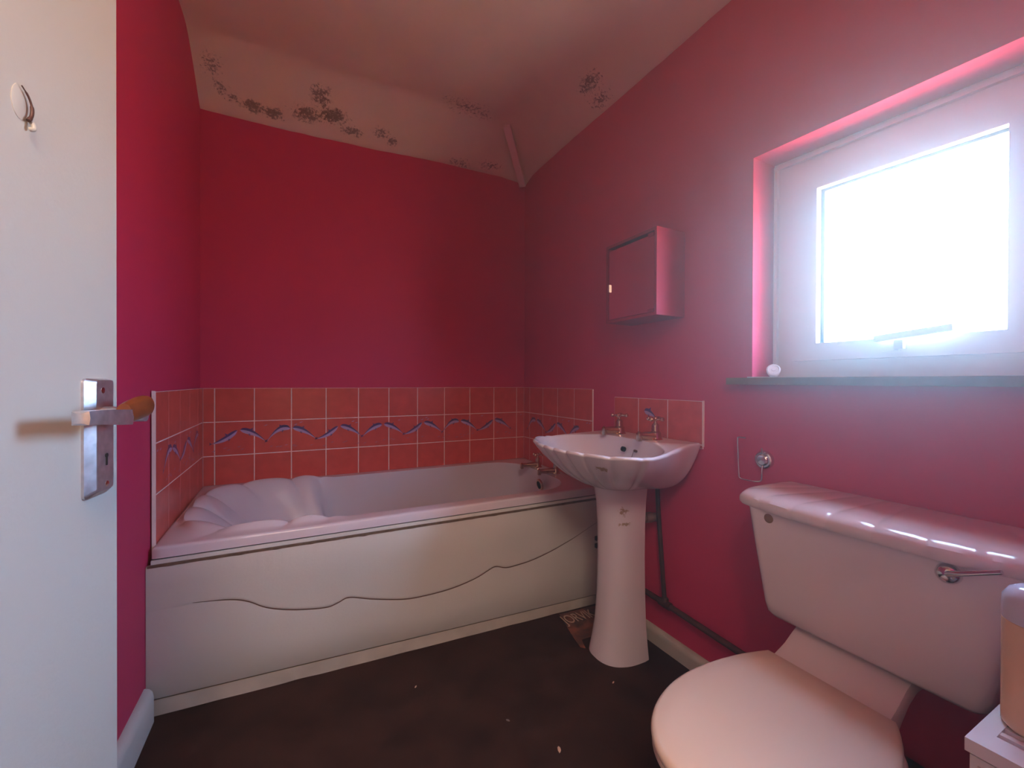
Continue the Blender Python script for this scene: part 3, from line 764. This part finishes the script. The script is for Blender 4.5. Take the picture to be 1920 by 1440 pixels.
# ------------------------------------------------------------------ mirror cabinet
cx0 = 1.500; cy0, cy1 = -1.217, -.945; cz0, cz1 = 1.272, 1.583
cab = empty('mirror_cabinet', (W, -1.08, cz0), 'small magenta-painted wall cabinet with a mirror door above the washbasin', 'cabinet')
bm = bmesh.new(); th = .011
box(bm, (cx0, cy0, cz0), (W+.003, cy0+th, cz1)); box(bm, (cx0, cy1-th, cz0), (W+.003, cy1, cz1))
box(bm, (cx0, cy0+th, cz0), (W+.003, cy1-th, cz0+th)); box(bm, (cx0, cy0+th, cz1-th), (W+.003, cy1-th, cz1))
box(bm, (W-.006, cy0+th, cz0+th), (W+.003, cy1-th, cz1-th))
obj('carcass', bm, CARC, cab)
bm = bmesh.new(); box(bm, (cx0+.030, cy0+th, cz0+th), (cx0+.034, cy1-th, cz1-th)); obj('gap_shade_sheet', bm, DOORIN, cab)  # dark sheet behind the door, the gap's shade put into its colour
bm = bmesh.new(); box(bm, (cx0+.0005, cy0+th+.001, cz0+th+.002), (cx0+.0055, cy1-th-.008, cz1-th-.013)); mdoor = obj('mirror_door', bm, MIRROR, cab, bevel=.001)
bm = bmesh.new(); box(bm, (cx0-.006, cy1-th-.014, 1.395), (cx0+.002, cy1-th-.004, 1.425)); obj('handle', bm, CHROME, mdoor, bevel=.001)
for z in (cz0+th+.001, cz1-th-.018):
    bm = bmesh.new(); box(bm, (cx0-.0015, cy0+th+.001, z), (cx0+.007, cy0+th+.030, z+.012)); obj('hinge', bm, CHROME, mdoor, bevel=.001)

# ------------------------------------------------------------------ toilet roll holder
trh = empty('toilet_roll_holder', (W, -1.519, .80), 'bare chrome wire toilet roll holder with a round rose on the right wall', 'toilet roll holder')
bm = bmesh.new(); lathe(bm, (W+.004, -1.519, .800), (-1, 0, 0), [(0, .0275), (.006, .0275), (.011, .0255), (.013, .022), (.013, .0175), (.018, .0165), (.020, .014), (.021, .0005)], 36)
obj('rose', bm, CHROME, trh, smooth=.5)
bm = bmesh.new()
xw = W-.013
tube(bm, smooth_path([(xw, -1.519, .836), (xw+.006, -1.519, .80), (xw, -1.520, .770), (xw-.001, -1.520, .745), (xw-.003, -1.516, .736), (xw-.010, -1.506, .7335)], 5)[:-1] +
     smooth_path([(xw-.010, -1.506, .7335), (xw-.018, -1.472, .7345), (xw-.020, -1.463, .738), (xw-.020, -1.460, .746), (xw-.020, -1.457, .80), (xw-.020, -1.455, .856), (xw-.020, -1.457, .8625), (xw-.019, -1.466, .8635), (xw-.018, -1.480, .8630)], 5), .0024, 8)
obj('wire_arm', bm, CHROME, trh, smooth=.8)

# ------------------------------------------------------------------ batten in the ceiling corner
bm = bmesh.new()
A0 = Vector((1.372, -.280, 2.400)); A1 = Vector((1.613, -.014, 2.238))
d = (A1-A0).normalized(); sd = Vector((.66, -.75, 0)).normalized()
sd = Vector((d.y, -d.x, 0)).normalized(); up = d.cross(sd)
Mb = Matrix((( *[d.x, sd.x, up.x], A0.x), (*[d.y, sd.y, up.y], A0.y), (*[d.z, sd.z, up.z], A0.z), (0, 0, 0, 1)))
box(bm, (0, -.019, -.007), ((A1-A0).length, .019, .008), M=Mb)
bt = obj('wooden_batten', bm, BATTEN, bevel=.002); tag(bt, 'short painted wooden strip fixed across the ceiling corner above the bath', 'batten')

# ------------------------------------------------------------------ small things
bm = bmesh.new()                      # ribbed white cap leaning in the corner of the sill
axd = Vector((-.72, -.45, .42)).normalized(); b0 = Vector((1.690, -1.512, 1.0695))
lathe(bm, b0, axd, [(-.012, .012), (-.010, .0165), (-.002, .0180), (0, .0168), (.001, .0185), (.009, .0190), (.012, .0175), (.0135, .015), (.0105, .0135), (.0105, .006), (.013, .005), (.013, .0005)], 28)
cp = obj('plastic_cap', bm, PLASTIC, smooth=.5); origin(cp, (1.69, -1.512, 1.051)); tag(cp, 'small round white plastic cap in the left corner of the window sill', 'cap')

sb = empty('storage_tower', (1.29, -2.17, FL(1.4)), 'glossy white plastic storage unit with a slotted top beside the toilet', 'storage unit')
sx0, sx1, sy0, sy1, stz = 1.188, 1.398, -2.266, -2.081, .550
bm = bmesh.new(); box(bm, (sx0+.004, sy0+.004, FL(1.4)), (sx1-.004, sy1-.004, stz-.022)); 
obj('unit_body', bm, mat('off_white_plastic', (.72, .69, .68), .35), sb, bevel=.008, seg=3, smooth=.6)
bm = bmesh.new()
box(bm, (sx0, sy0, stz-.018), (sx1, sy1, stz-.006))
# raised border and slats leave real slots
nsl = 7; ins = .020
box(bm, (sx0, sy0, stz-.006), (sx0+.038, sy1, stz)); box(bm, (sx1-.030, sy0, stz-.006), (sx1, sy1, stz))
box(bm, (sx0+.038, sy0, stz-.006), (sx1-.030, sy0+ins, stz)); box(bm, (sx0+.038, sy1-ins, stz-.006), (sx1-.030, sy1, stz))
wd = (sx1-.030-sx0-.038)/nsl
for k in range(nsl): box(bm, (sx0+.038+wd*k+wd*.55, sy0+ins, stz-.006), (sx0+.038+wd*(k+1)-.0005, sy1-ins, stz-.0008))
obj('slotted_top', bm, PLASTIC, sb)
bm = bmesh.new(); box(bm, (sx0-.002, sy0+.03, .30), (sx0+.006, sy1-.03, .335)); box(bm, (sx0+.0005, sy0+.012, .355), (sx0+.006, sy1-.012, stz-.032))
obj('drawer_front', bm, mat('drawer_plastic', (.70, .66, .64), .35), sb, bevel=.003)
BX, BYB = 1.290, -2.128
bt2 = empty('soap_bottle', (BX, BYB, stz), 'amber liquid soap bottle with a white top standing on the slotted unit', 'bottle')
bm = bmesh.new(); lathe(bm, (BX, BYB, stz+.0005), (0, 0, 1), [(0, .035), (.004, .0385), (.10, .0385), (.150, .0385), (.151, .037)], 40)
obj('bottle_body', bm, mat('amber_liquid', (.80, .50, .30), .25, spec=.6), bt2, smooth=.6)
bm = bmesh.new(); lathe(bm, (BX, BYB, stz+.1515), (0, 0, 1), [(0, .0385), (.012, .0388), (.030, .0380), (.041, .032), (.047, .022), (.050, .012), (.062, .011), (.063, .001)], 40)
obj('bottle_shoulder', bm, mat('clear_grey_plastic', (.60, .56, .64), .10, spec=.8), bt2, smooth=.6)

# leaflet on the floor by the pedestal, with its heading
lf = empty('leaflet', (1.50, -.90, FL(1.5)+.001), 'dark printed leaflet with the heading JORVIK on the floor left of the pedestal', 'leaflet')
LP = [Vector((1.395, -.770, 0)), Vector((1.625, -.775, 0)), Vector((1.632, -.93, 0)), Vector((1.60, -.962, 0)), Vector((1.372, -.962, 0)), Vector((1.352, -1.015, 0)), Vector((1.338, -1.00, 0)), Vector((1.352, -.93, 0))]
bm = bmesh.new()
for p in LP: p.z = FL(p.x)+.0025
poly_solid(bm, LP, (0, 0, 1), .0012)
LM = mat('printed_paper', (.05, .03, .03), .6, col2=(.30, .09, .05), noise_scale=26)
obj('page', bm, LM, lf)
def text_mesh(s, size):
    cu_ = bpy.data.curves.new('txt', 'FONT'); cu_.body = s; cu_.size = size; cu_.extrude = .0004; cu_.space_character = .95
    to = bpy.data.objects.new('txt', cu_); C.objects.link(to)
    dg = bpy.context.evaluated_depsgraph_get(); me = bpy.data.meshes.new_from_object(to.evaluated_get(dg))
    bpy.data.objects.remove(to); return me
me = text_mesh('JORVIK', .088)
me.transform(Matrix.Translation(Vector((1.378, -.850, FL(1.378)+.0046))) @ Matrix.Rotation(.030, 4, 'Y') @ Matrix.Diagonal((.60, 1, 1, 1)))
me.materials.append(mat('pale_print', (.50, .33, .25), .6))
me.transform(Matrix.Translation(-lf.location)); ho_ = bpy.data.objects.new('heading', me); C.objects.link(ho_); ho_.parent = lf

chips = [(1.325, -1.204, .011, .4, 'pale crumb on the floor in front of the pedestal foot'), (1.012, -1.35, .020, 1.2, 'long pale sliver on the dark floor at the bottom of the photo'), (.93, -1.20, .012, 2.3, 'faint grey crumb in the middle of the dark floor'), (.72, -.95, .010, .9, 'tiny pale crumb on the floor near the middle of the bath panel')]
for x, y, L, r, lab in chips:
    bm = bmesh.new(); pts = []
    for k in range(7):
        a = 2*PI*k/7; q = Matrix.Rotation(r, 3, 'Z') @ Vector((L*.5*math.cos(a)*(1+.2*math.sin(3*a)), L*.22*math.sin(a), 0)); pts.append(Vector((x, y, FL(x)+.001))+q)
    poly_solid(bm, pts, (0, 0, 1), .0022)
    o = obj('crumb', bm, mat('crumb_pale', (.62, .40, .30) if 'grey' not in lab else (.2, .16, .15), .7)); origin(o, (x, y, FL(x))); tag(o, lab, 'crumb', 'crumbs on the floor')

add_stains(CEIL, [((.055, -.150, 2.36), (.07, .09, .08), .62), ((.075, -.085, 2.31), (.055, .06, .055), .62), ((.12, -.065, 2.29), (.06, .05, .05), .55), ((.20, -.050, 2.285), (.10, .05, .05), .85), ((.275, -.045, 2.28), (.08, .045, .045), .95),
    ((.42, -.073, 2.30), (.12, .07, .06), .92), ((.475, -.150, 2.36), (.08, .11, .08), .85), ((.53, -.09, 2.317), (.11, .07, .06), .95), ((.62, -.045, 2.29), (.10, .045, .04), .85),
    ((.76, -.068, 2.305), (.07, .06, .045), .80), ((.818, -.046, 2.29), (.05, .04, .035), .90), ((1.196, -.018, 2.281), (.12, .05, .05), .60), ((1.38, -.04, 2.30), (.12, .05, .06), .60),
    ((1.152, -.30, 2.42), (.24, .10, .07), .55), ((1.519, -.802, 2.349), (.07, .13, .07), .78), ((1.59, -.787, 2.31), (.06, .12, .06), .62)], (.13, .075, .04, .85), scale=80, thresh=.90, soft=.38)
add_stains(BASINM, [((1.228, -1.258, .757), (.040, .040, .019), 1.0), ((1.42, -1.142, .567), (.04, .022, .032), .9), ((1.42, -1.142, .519), (.05, .026, .011), 1.0)], (.34, .20, .09, .85), scale=110, thresh=.95, soft=.15)

# ------------------------------------------------------------------ volume added to stand in for lens glare around the window
bm = bmesh.new(); box(bm, (-.05, YN-.05, -.05), (1.79, .06, 2.50))
HZ = bpy.data.materials.new('glare_volume'); HZ.use_nodes = True; t = HZ.node_tree; t.nodes.clear()
ou = t.nodes.new('ShaderNodeOutputMaterial'); vs = t.nodes.new('ShaderNodeVolumeScatter')
vs.inputs['Density'].default_value = .125; vs.inputs['Anisotropy'].default_value = .82; vs.inputs['Color'].default_value = (1, .89, .80, 1)
t.links.new(vs.outputs[0], ou.inputs['Volume'])
hz = obj('glare_volume', bm, HZ); tag(hz, 'added volume standing in for lens glare, brightest around the window', 'glare_volume', kind='stuff')
